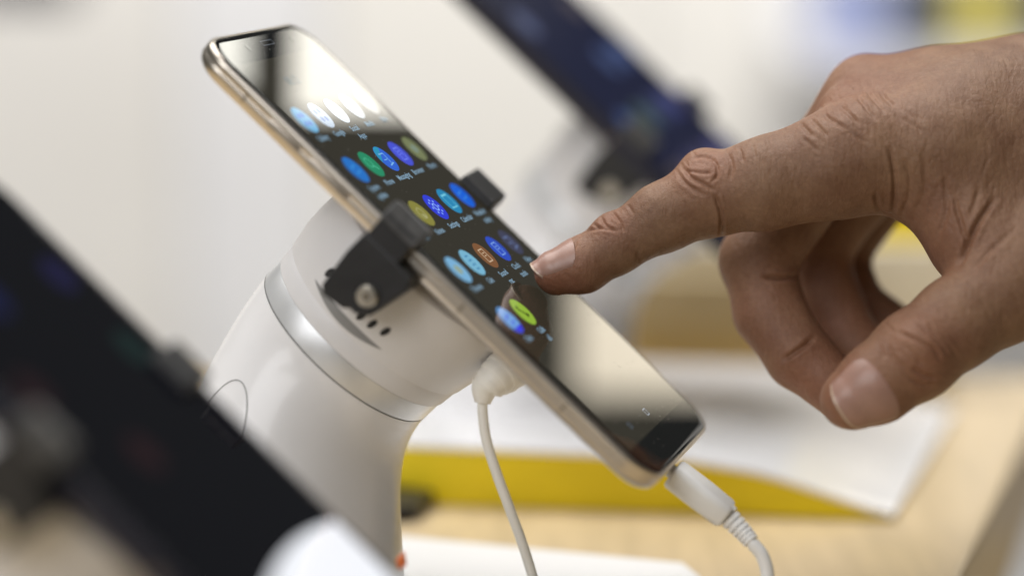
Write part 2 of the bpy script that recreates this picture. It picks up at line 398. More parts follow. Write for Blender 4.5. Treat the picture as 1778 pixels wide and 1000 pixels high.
# ---------------------------------------------------------------- stands with clamps
def make_stand(t, label, base_px, base_d, r_base, detail=True, tab=False, Rp=R):
    A = Rc @ Rp; O = c2w(t)
    def W(p): return (np.asarray(p, float) * MM) @ A.T + O          # phone-local mm -> world m
    ring_c = W((0, 4.4, -41)); dn = -A[:, 2]
    b = on_depth(base_px[0], base_px[1], base_d); b[2] = .0017 if detail else 0.0
    e = empty('phone_stand', b); tag(e, label, 'phone stand', 'phone stands in a row'); pinv = np.array(e.matrix_world.inverted())
    kw = dict(parent=e, world=True, pinv=pinv)
    # head: turned cup under the phone
    pr = [(20, -9.2), (27.0, -9.2), (28.6, -10.2), (29.0, -12), (29.0, -20), (28.7, -24), (28.0, -27.5), (27.6, -30.0), (27.1, -30.15), (27.1, -30.5), (27.2, -30.7), (26.9, -35.2), (20, -35.2)]
    cyf = lambda z: 2.4 + (z + 12) * -.065
    v, f = loft([circle((0, cyf(z), z), (1,0,0), (0,1,0), r, 72) for r, z in pr])
    head = mesh_obj('head', W(v), f, M['white_head'], **kw)
    pr = [(22, -35.25), (26.3, -35.25), (26.5, -35.7), (26.5, -41.2), (26.1, -41.5), (22, -41.5)]
    v, f = loft([circle((0, cyf(z), z), (1,0,0), (0,1,0), r, 72) for r, z in pr])
    mesh_obj('silver_collar', W(v), f, M['ring'], **kw)
    # body: lofted from the tilted collar down to the round foot
    P0 = W((0, cyf(-41.55), -41.55)); x0, y0 = A[:, 0], A[:, 1]
    xh = np.array([x0[0], x0[1], 0]); xh /= np.linalg.norm(xh); yh = np.array([-xh[1], xh[0], 0]); yh *= np.sign(yh @ y0)
    top_r = circle(P0, x0, y0, .0264, 72); bot_r = circle(b, xh, yh, r_base, 72); dwn = np.array([0, 0, -1.0])
    rings = []; N = 30
    for i in range(N + 1):
        q = i / N
        rings.append((2*q**3-3*q*q+1)*top_r + (q**3-2*q*q+q)*dn*.050 + (-2*q**3+3*q*q)*bot_r + (q**3-q*q)*dwn*.075)
    vb, fb = loft(rings)
    mesh_obj('body', vb, fb, M['white'], **kw)
    for z_, r_ in ((-35.22, 26.75), (-41.52, 26.42)):
        v, f = tube(circle((0, cyf(z_), z_), (1,0,0), (0,1,0), r_, 73)[np.r_[0:73, 0]], .13, 6)
        mesh_obj('collar_seam', W(v), f, M['grey'], **kw)
    # vent holes, and painted grey for the shaded gap, near side of the head
    def on_head(y, z, out=.05):
        rr = np.interp(-z, [20, 24, 27.5, 30], [29.0, 28.7, 28.0, 27.6]) + out; yc = cyf(z)
        return (-math.sqrt(rr*rr - (y-yc)**2), y, z)
    if detail:
        for y, z in ((16.3, -22.6), (10, -23.6), (3.2, -23.8), (0.0, -23.4), (-3.5, -22.6)):
            pts = [on_head(y + .8*math.cos(a) - .3*math.sin(a), z + 1.55*math.sin(a)) for a in np.linspace(0, 2*math.pi, 16, endpoint=False)]
            mesh_obj('vent_hole', W(pts), [tuple(range(16))], M['slot'], smooth=False, **kw)
        top = [on_head(y, -26.9 + .2*math.sin(math.pi*(18.2-y)/24), .06) for y in np.linspace(18.2, -5.8, 20)]
        bot = [on_head(y, -26.9 - 2.5*math.sin(math.pi*(18.2-y)/24)**.85, .06) for y in np.linspace(18.2, -5.8, 20)]
        v = np.array(top + bot); f = [(i, i+1, 21+i, 20+i) for i in range(19)]
        mesh_obj('slit_shade', W(v), f, M['grey'], **kw)
        # oval hatch seam on the body
        tri = BVHTree.FromPolygons([tuple(p) for p in vb], [tuple(x) for x in fb])
        loop = []
        for a in np.linspace(0, 2*np.pi, 60, endpoint=False):
            px = 352 + 46*math.cos(a)*1.0 + 62*math.sin(a); py = 820 + 14*math.cos(a) - 160*math.sin(a)
            d = pix(px, py, 1.0) @ Rc.T; hit = tri.ray_cast(Vector(CAM), Vector(d / np.linalg.norm(d)))
            if hit[0] is not None: loop.append(np.array(hit[0]))
        if len(loop) > 20:
            v, f = tube(np.array(loop), .00016, 6); mesh_obj('hatch_seam', v, f, M['grey'], **kw)
    # clamp
    cl = mesh_obj('clamp_bar', *(lambda vf: (W(vf[0]), vf[1]))(box_v((-36, 3, -13), (36.5, 14, -8.6))), M['black'], bevel=.0008, **kw)
    poly = [(14.4, -4.5), (14.7, -11), (13.8, -21.2), (12.0, -22.9), (6.2, -21.9), (5.4, -20.8), (3.2, -20.6), (.4, -18.6), (-2.3, -7.2), (-1.0, -5.0), (4.0, -4.5)]
    v, f = prism_v(poly, -40.3, -31.5); mesh_obj('clamp_block', W(v), f, M['black'], smooth=False, bevel=.0006, **kw)
    v, f = prism_v([(13.9, -8), (14.0, 3.0), (4.2, 3.0), (3.4, -8)], -40.0, -36.6); mesh_obj('clamp_jaw', W(v), f, M['black'], smooth=False, bevel=.0005, **kw)
    # lip: wedge over the glass edge, worn plastic coloured paler for its lit top
    bt = [(-40.2, 3.2, .5), (-31.8, 3.2, .35), (-31.8, 14.4, .35), (-40.2, 14.4, .5)]
    tp = [(-39.4, 3.4, 6.2), (-32.4, 3.4, 4.6), (-32.4, 14.2, 4.6), (-39.4, 14.2, 6.2)]
    v, f = hexa(bt, tp); mesh_obj('clamp_lip', W(v), f, M['black_lit_worn'], smooth=False, bevel=.0006, **kw)
    v, f = prism_v([(15.2, -9), (15.2, 2.2), (4.2, 2.2), (4.2, -9)], 36.7, 40.4); mesh_obj('clamp_jaw', W(v), f, M['black'], smooth=False, bevel=.0006, **kw)
    bt = [(31.6, 4.2, .35), (42.2, 4.2, .35), (42.2, 15.4, .35), (31.6, 15.4, .35)]
    tp = [(32.4, 4.6, 2.3), (41.8, 4.6, 3.7), (41.8, 15.0, 3.7), (32.4, 15.0, 2.3)]
    v, f = hexa(bt, tp); mesh_obj('clamp_lip', W(v), f, M['black'], smooth=False, bevel=.0006, **kw)
    pr = [(2.7, -40.2), (2.7, -41.3), (2.35, -41.75), (1.5, -41.8)]
    v, f = loft([circle((x, 3.9, -15.2), (0,1,0), (0,0,1), r, 28) for r, x in pr], cap0=False)
    sc = mesh_obj('screw', W(v), f, M['screw'], **kw)
    if detail:
        v = circle((-41.84, 3.9, -15.2), (0,1,0), (0,0,1), 1.15, 6)
        so = mesh_obj('hex_socket', W(v), [tuple(range(6))], M['screw_in'], smooth=False, **kw); so.parent = sc
    if tab:
        q = [on_depth(688, 975, 668), on_depth(701, 962, 668), on_depth(705, 982, 668), on_depth(692, 988, 668)]
        off = np.array([0, .004, 0])
        v, f = hexa(q, [p + off for p in q]); mesh_obj('orange_tab', v, f, M['orange'], smooth=False, **kw)
    return e

main_stand = make_stand(T0, 'sharp white phone stand with silver collar and black clamp, holding the touched phone', (462, 1092), 712, .0345, True, True)

ta = math.radians(-4.5)
R_far = R @ np.array([[math.cos(ta), 0, math.sin(ta)], [0, 1, 0], [-math.sin(ta), 0, math.cos(ta)]])
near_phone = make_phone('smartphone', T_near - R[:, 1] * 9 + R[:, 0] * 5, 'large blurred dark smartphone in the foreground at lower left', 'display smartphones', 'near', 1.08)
near_stand = make_stand(T_near, 'blurred white phone stand under the dark foreground phone at lower left', (-150, 1330), 590, .034, False)
far_phone = make_phone('smartphone', T_far + R[:, 1] * 30, 'blurred dark blue smartphone in the background above the pointing finger', 'display smartphones', 'far', 1.12, R_far)
far_stand = make_stand(T_far, 'blurred white phone stand behind the finger, under the background phone', (905, 700), 912, .036, False, Rp=R_far)

# ---------------------------------------------------------------- cables
def LW(p): return (np.asarray(p, float) * MM) @ (Rc @ R).T + c2w(T0)
a0 = np.array([-7.5, -HL - .1, -4.1])
e = empty('charging_cable', LW(a0)); tag(e, 'white charging cable plugged into the bottom edge of the sharp phone', 'cable'); pinv = np.array(e.matrix_world.inverted())
kw = dict(parent=e, world=True, pinv=pinv)
p0 = LW(a0); q1 = on_depth(1262, 893, 693); ax = (q1 - p0) / np.linalg.norm(q1 - p0); Lp = np.linalg.norm(q1 - p0)
sx = Rc @ R[:, 0]; sx = sx - (sx @ ax) * ax; sx /= np.linalg.norm(sx); sy = np.cross(ax, sx)
def rr_ring(c, hw, hh, r):
    q = rrect(hw, hh, r, 0, 6); return c + q[:, :1] * MM * sx + q[:, 1:2] * MM * sy
secs = [(.0, 3.2, 1.1, .9), (.0009, 3.2, 1.1, .9), (.001, 4.3, 2.7, 1.6), (.0016, 4.9, 3.15, 2.0), (.010, 5.0, 3.2, 2.1), (Lp-.0008, 4.7, 3.05, 2.0), (Lp, 4.2, 2.7, 1.8)]
v, f = loft([rr_ring(p0 + ax*s, a, b, r) for s, a, b, r in secs]); mesh_obj('plug', v, f, M['cable'], **kw)
q2 = on_depth(1309, 945, 690)
path = spline([q1 - ax*.001, q1 + (q2-q1)*.5 + ax*.0006, q2], 12); Ls = len(path)
rad = np.linspace(.0027, .0019, Ls)
v, f = tube(path, rad*.70, 20); core = mesh_obj('strain_relief', v, f, M['cable'], **kw)
for k in range(7):
    i = 1 + k * (Ls - 3) / 7; i0 = int(i); 
    v, f = tube(path[i0:i0+3], rad[i0:i0+3] * (1.0 if k else 1.12), 20); o = mesh_obj('relief_rib', v, f, M['cable'], **kw); o.parent = core
v, f = tube(spline([q2 - (q2-q1)*.04, on_depth(1324, 965, 690), on_depth(1333, 1000, 690), on_depth(1331, 1060, 690), on_depth(1310, 1130, 690)], 8), .00165, 16)
mesh_obj('cord', v, f, M['cable'], **kw)

e = empty('security_cable', on_depth(850, 655, 697)); tag(e, 'thin white cord hanging from the back of the stand head under the sharp phone', 'cable'); pinv = np.array(e.matrix_world.inverted())
kw = dict(parent=e, world=True, pinv=pinv)
h0, h1, h2 = on_depth(842, 612, 694), on_depth(872, 648, 696), on_depth(850, 668, 696)
path = spline([on_depth(905, 622, 700), on_depth(880, 642, 698), on_depth(857, 660, 696), on_depth(842, 676, 696), on_depth(838, 700, 696)], 8)
rr = np.interp(np.linspace(0, 1, len(path)), [0, .35, .75, 1], [.0062, .0050, .0034, .0019])
v, f = tube(path, rr, 24); el = mesh_obj('elbow', v, f, M['cable_warm'], **kw)
for k in range(4):
    i0 = 10 + k * 4
    v, f = tube(path[i0:i0+3], rr[i0:i0+3] + .00025, 24); o = mesh_obj('relief_rib', v, f, M['cable_warm'], **kw); o.parent = el
v, f = tube(spline([on_depth(839, 684, 696), on_depth(838, 715, 696), on_depth(845, 765, 696), on_depth(862, 820, 696), on_depth(884, 880, 697), on_depth(906, 940, 698), on_depth(926, 1005, 699), on_depth(940, 1070, 700)], 8), .00125, 16)
mesh_obj('cord', v, f, M['cable_warm'], **kw)

# ---------------------------------------------------------------- things on the table behind
A0, B0 = on_table(560, 871), on_table(1552, 905)
fr = (B0 - A0) / np.linalg.norm(B0 - A0); Lf = np.linalg.norm(B0 - A0)
sd = on_table(1655, 722) - B0; sd[2] = 0
e = empty('display_board', (A0 + B0) / 2); tag(e, 'white glossy board with thick yellow front edge lying behind the sharp stand', 'display board'); pinv = np.array(e.matrix_world.inverted())
kw = dict(parent=e, world=True, pinv=pinv)
ss = np.linspace(0, 1, 22); hgt = np.interp(ss, [0, .62, .78, .88, .95, 1.0], [.0190, .0170, .0132, .0082, .0044, .0022])
def slab(z0, z1, o0=0.0, o1=1.0, fwd=0.0):
    rings = []
    for i, s in enumerate(ss):
        p = A0 + fr * Lf * s - sd/np.linalg.norm(sd)*fwd; q = A0 + fr * Lf * s + sd * (.9 + .1 * s)
        up = np.array([0, 0, 1.0])
        rings.append(np.array([p + up*z0(i), q + up*z0(i), q + up*z1(i), p + up*z1(i)]))
    return loft(rings)
v, f = slab(lambda i: 0.0004, lambda i: hgt[i] - .0012); mesh_obj('yellow_core', v, f, M['yellow'], **kw)
v, f = slab(lambda i: hgt[i] - .0012, lambda i: hgt[i], fwd=.0008); mesh_obj('white_sleeve', v, f, M['sleeve'], **kw)

q = [on_table(-60, 868), on_table(1185, 986), on_table(1330, 1100), on_table(-300, 1240)]
up = np.array([0, 0, .0016])
v, f = hexa([p + np.array([0, 0, .0004]) for p in q], [p + up for p in q]); o = mesh_obj('white_card', v, f, M['paper'], smooth=False, bevel=.0003)
tag(o, 'flat white card on the wooden table under the sharp stand', 'card')

def block(name, px0, px1, py_top, d, depth, material, label, cat, base_z=0.0, group=None, py_bot=None):
    """upright carton: front face between two pixel columns at distance d, standing on base_z or reaching down to a pixel"""
    a, b_ = on_depth(px0, 500, d), on_depth(px1, 500, d)
    zt = on_depth(px0, py_top, d)[2]; zb = base_z if py_bot is None else on_depth(px0, py_bot, d)[2]
    v, f = box_v((a[0], a[1], zb), (b_[0], a[1] + depth, zt))
    o = mesh_obj(name, v, f, material, smooth=False, bevel=.0012); tag(o, label, cat, group); return o
block('tan_box', 1094, 1345, 486, 988, .010, M['tan'], 'low tan box on the table behind the curled fingers', 'box', .0005)
block('cream_box', 1090, 1660, 428, 1000, .010, M['cream'], 'wide cream box just behind the low tan box', 'box', .0005)
block('yellow_box', 1500, 1640, 345, 1012, .012, M['yellow'], 'yellow box behind the cream box, seen through the gap between thumb and index finger', 'box', .0005)
# black adapter behind the main stand
v, f = hexa([on_table(640, 912), on_table(726, 905), on_table(760, 872), on_table(660, 872)], [on_table(640, 912) + [0,0,.006], on_table(726, 905) + [0,0,.004], on_table(760, 872) + [0,0,.004], on_table(660, 872) + [0,0,.006]])
o = mesh_obj('black_adapter', v + np.array([0, 0, .0004]), f, M['black'], smooth=False, bevel=.0008); tag(o, 'small black plug lying between the sharp stand and the yellow edge', 'plug')

# shelf with cartons far behind, upper right
sh_d = 2050
shz = on_depth(1500, 96, sh_d)[2]
v, f = box_v((on_depth(1395, 96, sh_d)[0], on_depth(0, 96, sh_d)[1] - .02, shz - .02), (on_depth(1990, 96, sh_d)[0], WY - .03, shz)); o = mesh_obj('wall_shelf', v, f, M['wall3'], smooth=False, bevel=.002)
tag(o, 'blurred pale shelf on the far wall above the hand', 'shelf')
def carton(px0, px1, top, mm, label, dy=0.0):
    a = on_depth(px0, 90, sh_d); b_ = on_depth(px1, 90, sh_d); zt = on_depth(px0, top, sh_d)[2]
    v, f = box_v((a[0], a[1] + dy, shz + .0005), (b_[0], a[1] + .09, zt)); o = mesh_obj('carton', v, f, M[mm], smooth=False, bevel=.002); tag(o, label, 'carton', 'cartons on the far shelf'); return o
carton(1425, 1545, -60, 'bluebox', 'blurred pale blue carton, leftmost on the far shelf')
carton(1560, 1650, -60, 'greybox', 'blurred dark grey carton between the blue and yellow cartons on the far shelf')
carton(1660, 1745, -60, 'yellowbox', 'blurred yellow carton on the far shelf at upper right')
carton(1755, 1860, -60, 'greybox', 'blurred dark carton at the right picture edge, beyond the yellow carton')
a = on_depth(-200, 4, 1900); b_ = on_depth(120, -60, 1900)
v, f = box_v((a[0], a[1], a[2]), (b_[0], a[1] + .05, b_[2])); o = mesh_obj('dark_header', v, f, M['navy'], smooth=False, bevel=.002)
tag(o, 'dark blurred panel edge in the top left corner', 'panel')

# ---------------------------------------------------------------- the hand
D0 = 717.0
def P(px, py, dd): return pix(px, py, D0 + dd)
def chain(pts):      # list of (px, py, dd, r)
    return [(P(a[0], a[1], a[2]), P(b[0], b[1], b[2]), a[3], b[3]) for a, b in zip(pts[:-1], pts[1:])]
index = chain([(966,474,-2,5.6), (1012,460,-2,6.7), (1068,426,-2,6.95), (1150,378,-3,8.2), (1232,340,-4,9.9), (1330,319,-6,11.3), (1440,290,-7,12.8), (1500,272,-6,13.4)])
middle = chain([(1512,185,17,12.2), (1405,315,19,10.6), (1316,452,19,9.6), (1338,545,15,9.0), (1388,618,9,8.3), (1452,672,5,7.4)])
ring_f = chain([(1560,225,36,11.5), (1480,335,40,10.0), (1412,440,40,9.2), (1440,530,36,8.6), (1480,600,29,8.0), (1525,645,23,7.2)])
little = chain([(1620,265,52,10.0), (1535,330,57,8.4), (1458,440,58,7.8), (1478,510,54,7.2), (1520,552,50,6.8), (1562,572,46,6.0)])
thumb = chain([(1480,692,-27,7.7), (1520,668,-27,9.4), (1590,616,-26,10.7), (1660,562,-23,10.7), (1742,508,-19,12.0), (1850,425,-12,16.0), (1960,350,-4,19)])
palm = chain([(1500,272,-6,13.4), (1640,262,-5,13.8), (1960,280,0,18)]) + chain([(1512,185,17,12.2), (1640,187,15,13.2), (1780,176,14,14.5), (1980,180,14,18)]) + \
       chain([(1560,225,36,11.5), (1760,220,33,13.5), (1980,220,30,17)]) + chain([(1620,265,52,10.0), (1800,265,46,13), (1980,260,38,16)]) + \
       chain([(1612,322,-6,8.3), (1704,425,-13,8.6)]) + chain([(1700,330,-4,13), (1850,400,-4,19)]) + chain([(1690,420,-13,9), (1760,480,-16,11.5)]) + chain([(1760,330,10,18), (1900,330,10,24)]) + chain([(1512,222,6,11.5), (1700,212,4,14), (1960,220,6,18)])
def cap(p, c):
    a, b, ra, rb = c; ba = b - a; L2 = ba @ ba
    t = np.clip(((p - a) @ ba) / L2, 0, 1)
    return np.linalg.norm(p - a - t[:, None] * ba, axis=1) - (ra + (rb - ra) * t)
def smin(a, b, k):
    h = np.clip(.5 + .5 * (b - a) / k, 0, 1); return b + (a - b) * h - k * h * (1 - h)
def grp(p, cs, k):
    d = cap(p, cs[0])
    for c in cs[1:]: d = smin(d, cap(p, c), k)
    return d
knob = [((1222, 297, -3), 5.4), ((1060, 398, -2), 3.4), ((1475, 205, 2), 8.0), ((1497, 152, 18), 7.5), ((1600, 600, -32), 6.0)]
def sdf(p):
    pm = grp(p, palm, 9.0)
    def fin(c, k): return smin(pm, grp(p, c, 2.2), k)
    d = fin(index, 5.0)
    d = smin(d, fin(thumb, 5.0), .8); d = smin(d, fin(middle, 4.0), .8)
    d = smin(d, fin(ring_f, 3.0), .8); d = smin(d, fin(little, 3.0), .8)
    for (q, r) in knob:
        d = smin(d, np.linalg.norm(p - P(*q), axis=1) - r, 3.0)
    return d
def sdf_chunk(p):
    return np.concatenate([sdf(q) for q in np.array_split(p, max(1, len(p)//200000))])
def surface_nets(lo, hi, h):
    n = np.ceil((hi - lo) / h).astype(int) + 1
    gx, gy, gz = [lo[i] + h*np.arange(n[i]) for i in range(3)]
    G = np.stack(np.meshgrid(gx, gy, gz, indexing='ij'), -1).reshape(-1, 3)
    V = sdf_chunk(G).reshape(n)
    V[0] = V[-1] = 1; V[:, 0] = V[:, -1] = 1; V[:, :, 0] = V[:, :, -1] = 1
    ins = V < 0
    acc = np.zeros(tuple(n-1) + (3,)); cnt = np.zeros(tuple(n-1))
    corner = [(i, j, k) for i in (0,1) for j in (0,1) for k in (0,1)]
    def sl(c): return tuple(slice(c[i], n[i]-1+c[i]) for i in range(3))
    for a in corner:
        for ax_ in range(3):
            if a[ax_]: continue
            b = list(a); b[ax_] = 1
            va, vb2 = V[sl(a)], V[sl(b)]; msk = (va < 0) != (vb2 < 0)
            t = np.where(msk, va / np.where(msk, va - vb2, 1), 0)
            pos = np.zeros(va.shape + (3,)); pos[...] = a; pos[..., ax_] += t
            acc += pos * msk[..., None]; cnt += msk
    act = cnt > 0; idx = -np.ones(act.shape, int); idx[act] = np.arange(act.sum())
    ijk = np.argwhere(act); verts = lo + h * (ijk + acc[act] / cnt[act][:, None])
    quads = []
    for ax_ in range(3):
        u, w_ = (ax_+1) % 3, (ax_+2) % 3
        s0 = [slice(1, n[i]-1) for i in range(3)]; s1 = list(s0); s0[ax_] = slice(0, n[ax_]-1); s1[ax_] = slice(1, n[ax_])
        a, b = ins[tuple(s0)], ins[tuple(s1)]
        e_ = np.argwhere(a != b); flip = a[a != b]
        e_ = e_ + np.array([0 if i == ax_ else 1 for i in range(3)])
        def g(du, dw):
            c = e_.copy(); c[:, u] += du; c[:, w_] += dw; return idx[c[:, 0], c[:, 1], c[:, 2]]
        q = np.stack([g(-1,-1), g(0,-1), g(0,0), g(-1,0)], 1)
        q[~flip] = q[~flip][:, ::-1]; quads.append(q)
    return verts, np.concatenate(quads)
def subdivide(v, q):
    e_ = np.concatenate([q[:, [i, (i+1) % 4]] for i in range(4)]); es = np.sort(e_, 1)
    uq, inv = np.unique(es, axis=0, return_inverse=True); inv = inv.reshape(-1)
    mid = (v[uq[:, 0]] + v[uq[:, 1]]) / 2; cen = v[q].mean(1); nv, ne, nq = len(v), len(uq), len(q)
    E_ = [nv + inv[i*nq:(i+1)*nq] for i in range(4)]; Cn = nv + ne + np.arange(nq)
    nqs = [np.stack([q[:, i], E_[i], Cn, E_[(i+3) % 4]], 1) for i in range(4)]
    return np.concatenate([v, mid, cen]), np.concatenate(nqs)
def grad(p, h=.15):
    g = np.zeros_like(p)
    for i in range(3):
        d = np.zeros(3); d[i] = h; g[:, i] = sdf_chunk(p + d) - sdf_chunk(p - d)
    return g / (np.linalg.norm(g, axis=1)[:, None] + 1e-9)
lo = np.array([5.0, -52, -(D0 + 78)]); hi = np.array([150.0, 68, -(D0 - 52)])
hv, hq = surface_nets(lo, hi, 1.15)
hv, hq = subdivide(hv, hq)
interior = hv[:, 0] < hi[0] - 2.5
for _ in range(3):
    g = grad(hv); d = sdf_chunk(hv); hv[interior] -= (g * np.clip(d, -.6, .6)[:, None])[interior]
# crease relief: (polyline in picture pixels, depth offset, cut depth mm, half width px)
creases = [
 ([(1183,288),(1200,308),(1222,320),(1240,330)], -10, .55, 5), ([(1203,275),(1222,272),(1241,281),(1246,302),(1236,316)], -8, .45, 4),
 ([(1262,264),(1270,285),(1267,312)], -8, .35, 5), ([(1176,298),(1194,322),(1222,340)], -12, .4, 5), ([(1190,296),(1215,300),(1234,300)], -8, .35, 4),
 ([(1242,340),(1252,372),(1252,412)], -12, .75, 5), ([(1284,258),(1290,280)], -8, .3, 4), ([(1306,250),(1312,274)], -8, .25, 5), ([(1330,240),(1338,262)], -8, .25, 5),
 ([(1043,376),(1052,392),(1072,402)], -6, .5, 4), ([(1062,366),(1076,386),(1082,400)], -6, .4, 4), ([(1003,409),(1022,400),(1044,396)], -6, .45, 4), ([(1028,388),(1042,396),(1060,400)], -6, .35, 3.5), ([(1090,356),(1100,372)], -6, .25, 4), ([(1108,458),(1106,436)], -8, .35, 4),
 ([(1389,214),(1412,238)], -10, .4, 5), ([(1408,206),(1436,236)], -10, .4, 5), ([(1429,198),(1472,226)], -10, .5, 5), ([(1459,182),(1490,214)], -10, .5, 5), ([(1488,167),(1520,207)], -10, .55, 5), ([(1506,160),(1536,196)], -10, .4, 4), ([(1526,158),(1553,186)], -10, .45, 5), ([(1470,226),(1508,250)], -12, .35, 5), ([(1395,240),(1420,262)], -12, .3, 5),
 ([(1545,258),(1553,300),(1554,340),(1549,374)], -16, .7, 6), ([(1552,378),(1526,364),(1520,336)], -16, .6, 5), ([(1602,262),(1607,320),(1590,372)], -16, .35, 7), ([(1575,280),(1580,330),(1566,376)], -16, .4, 6), ([(1652,330),(1668,385),(1681,432)], -20, .6, 6), ([(1728,345),(1700,385),(1681,425),(1664,462)], -22, 1.0, 7), ([(1640,300),(1645,360),(1625,420)], -18, .4, 7), ([(1700,330),(1685,375)], -20, .4, 6), ([(1760,400),(1715,440),(1690,470)], -26, .4, 7),
 ([(1561,578),(1592,590),(1622,607),(1632,624)], -36, .6, 5), ([(1592,560),(1622,584),(1646,614)], -36, .55, 5), ([(1543,598),(1552,622),(1572,640)], -36, .4, 5), ([(1586,640),(1605,652),(1626,655)], -36, .55, 5), ([(1575,652),(1600,668),(1622,668)], -36, .4, 5), ([(1612,566),(1640,590),(1660,618)], -34, .35, 5), ([(1570,600),(1588,616),(1600,634)], -36, .4, 4), ([(1528,600),(1536,624)], -36, .25, 5),
 ([(1325,481),(1356,483),(1390,479)], 10, .9, 6), ([(1360,624),(1388,606),(1414,586)], 2, .9, 6), ([(1425,400),(1418,440),(1395,470)], 12, .5, 8)]
nrm0 = grad(hv)
n_old = len(hv)
pack, hq = subdivide(np.concatenate([hv, nrm0], 1), hq)
hv = pack[:, :3].copy(); nrm = pack[:, 3:]; nrm = nrm / (np.linalg.norm(nrm, axis=1)[:, None] + 1e-9)
print('hand verts', len(hv))
px = 889 + F * hv[:, 0] / -hv[:, 2]; py = 500 - F * hv[:, 1] / -hv[:, 2]; dep = -hv[:, 2] - D0
view = hv / np.linalg.norm(hv, axis=1)[:, None]; face = np.clip(-(nrm * view).sum(1) * 2.5, 0, 1)
disp = np.zeros(len(hv))
rg = random.Random(11)
def fine(n, x0, x1, y0, y1, ang, jit, ln, dd, cut, wd):
    for _ in range(n):
        x, y = rg.uniform(x0, x1), rg.uniform(y0, y1); a = math.radians(ang + rg.gauss(0, jit)); l = ln * rg.uniform(.5, 1.3)
        c = rg.uniform(-.15, .15) * l
        p = [(x - l/2*math.cos(a), y - l/2*math.sin(a)), (x - c*math.sin(a), y + c*math.cos(a)), (x + l/2*math.cos(a), y + l/2*math.sin(a))]
        creases.append((p, dd, cut * .42 * rg.uniform(.5, 1.3), wd * rg.uniform(.8, 1.3)))
fine(34, 1175, 1275, 262, 345, 55, 22, 34, -9, .17, 2.4)       # knuckle of the index finger
fine(22, 1030, 1095, 366, 420, 50, 25, 24, -6, .14, 2.2)       # joint behind the nail
fine(40, 1280, 1440, 225, 380, 78, 30, 40, -12, .10, 2.6)
fine(60, 1390, 1600, 140, 270, 52, 18, 46, -8, .20, 2.8)       # over the big knuckle
fine(70, 1560, 1778, 110, 420, 75, 40, 52, -14, .12, 3.0)      # back of the hand
fine(40, 1570, 1730, 270, 480, 80, 30, 60, -18, .17, 3.0)      # web
fine(46, 1535, 1660, 555, 680, 48, 26, 34, -36, .17, 2.6)      # thumb joint
fine(30, 1640, 1778, 480, 600, 60, 40, 44, -30, .11, 3.0)
fine(30, 1095, 1240, 320, 440, 65, 30, 30, -9, .10, 2.4)
fine(30, 945, 1060, 430, 510, 60, 25, 26, -6, .08, 2.2)
fine(30, 1270, 1420, 420, 680, 20, 40, 34, 8, .10, 3.0)
# folds of skin round the two nails
creases += [([(1002,414),(994,434),(978,450),(950,466),(924,480)], -6, .40, 3.0), ([(1462,655),(1492,652),(1524,672),(1548,712)], -34, .55, 3.4), ([(1548,712),(1540,728),(1520,740)], -32, .4, 3.2)]
for pl, dd, cut, hwid in creases:
    if hwid >= 3.5: hwid *= .72
    pl = spline(np.array(pl, float), 6) if len(pl) > 2 else np.array(pl, float)
    best = np.full(len(hv), 1e9); par = np.zeros(len(hv)); n = len(pl) - 1
    bx = (px > pl[:, 0].min() - 25) & (px < pl[:, 0].max() + 25) & (py > pl[:, 1].min() - 25) & (py < pl[:, 1].max() + 25) & (np.abs(dep - dd) < 13)
    ix = np.where(bx)[0]
    if not len(ix): continue
    X = np.stack([px[ix], py[ix]], 1); bb = np.full(len(ix), 1e9); pp = np.zeros(len(ix))
    for i in range(n):
        a, b = pl[i], pl[i+1]; t = np.clip(((X-a) @ (b-a)) / ((b-a) @ (b-a)), 0, 1); d = np.linalg.norm(X - a - t[:, None]*(b-a), axis=1)
        s = d < bb; bb[s] = d[s]; pp[s] = (i + t[s]) / n
    fade = np.clip(np.minimum(pp, 1-pp) * 5 + .25, 0, 1)
    disp[ix] += (-cut * np.exp(-(bb/hwid)**2) + cut*.2*np.exp(-((bb-hwid*2.0)/(hwid*1.1))**2)) * fade * face[ix]
hv = hv + nrm * disp[:, None]
# low, soft unevenness of the flesh
ph = np.random.rand(10, 3) * 6.28; kk = np.random.randn(10, 3) * .28
und = sum(np.sin(hv @ kk[i] + ph[i, 0]) for i in range(10)) * .035
hv = hv + nrm * und[:, None]
hand_base = c2w(P(1650, 350, 0))
me = bpy.data.meshes.new('person')
me.vertices.add(len(hv)); me.vertices.foreach_set('co', (c2w(hv) - hand_base).astype(np.float32).ravel())
me.loops.add(hq.size); me.loops.foreach_set('vertex_index', hq.astype(np.int32).ravel())
me.polygons.add(len(hq)); me.polygons.foreach_set('loop_start', np.arange(0, hq.size, 4, dtype=np.int32))
me.update(calc_edges=True); me.validate()
me.polygons.foreach_set('use_smooth', [True] * len(me.polygons))
red = np.zeros(len(hv))
for q, r, s in (((960,480,-5),11,1.0), ((1225,300,-8),9,.7), ((1060,395,-6),6,.6), ((1490,690,-30),12,.8), ((1470,180,0),18,.5), ((1500,130,15),16,.5), ((1600,610,-35),12,.55), ((1420,650,5),14,.9), ((1340,560,10),22,.5), ((1640,440,-10),16,.6), ((1450,560,30),22,.6)):
    red = np.maximum(red, s*np.exp(-(np.linalg.norm(hv - P(*q), axis=1)/r)**2))
at = me.attributes.new('flush', 'FLOAT', 'POINT'); at.data.foreach_set('value', red.astype(np.float32))

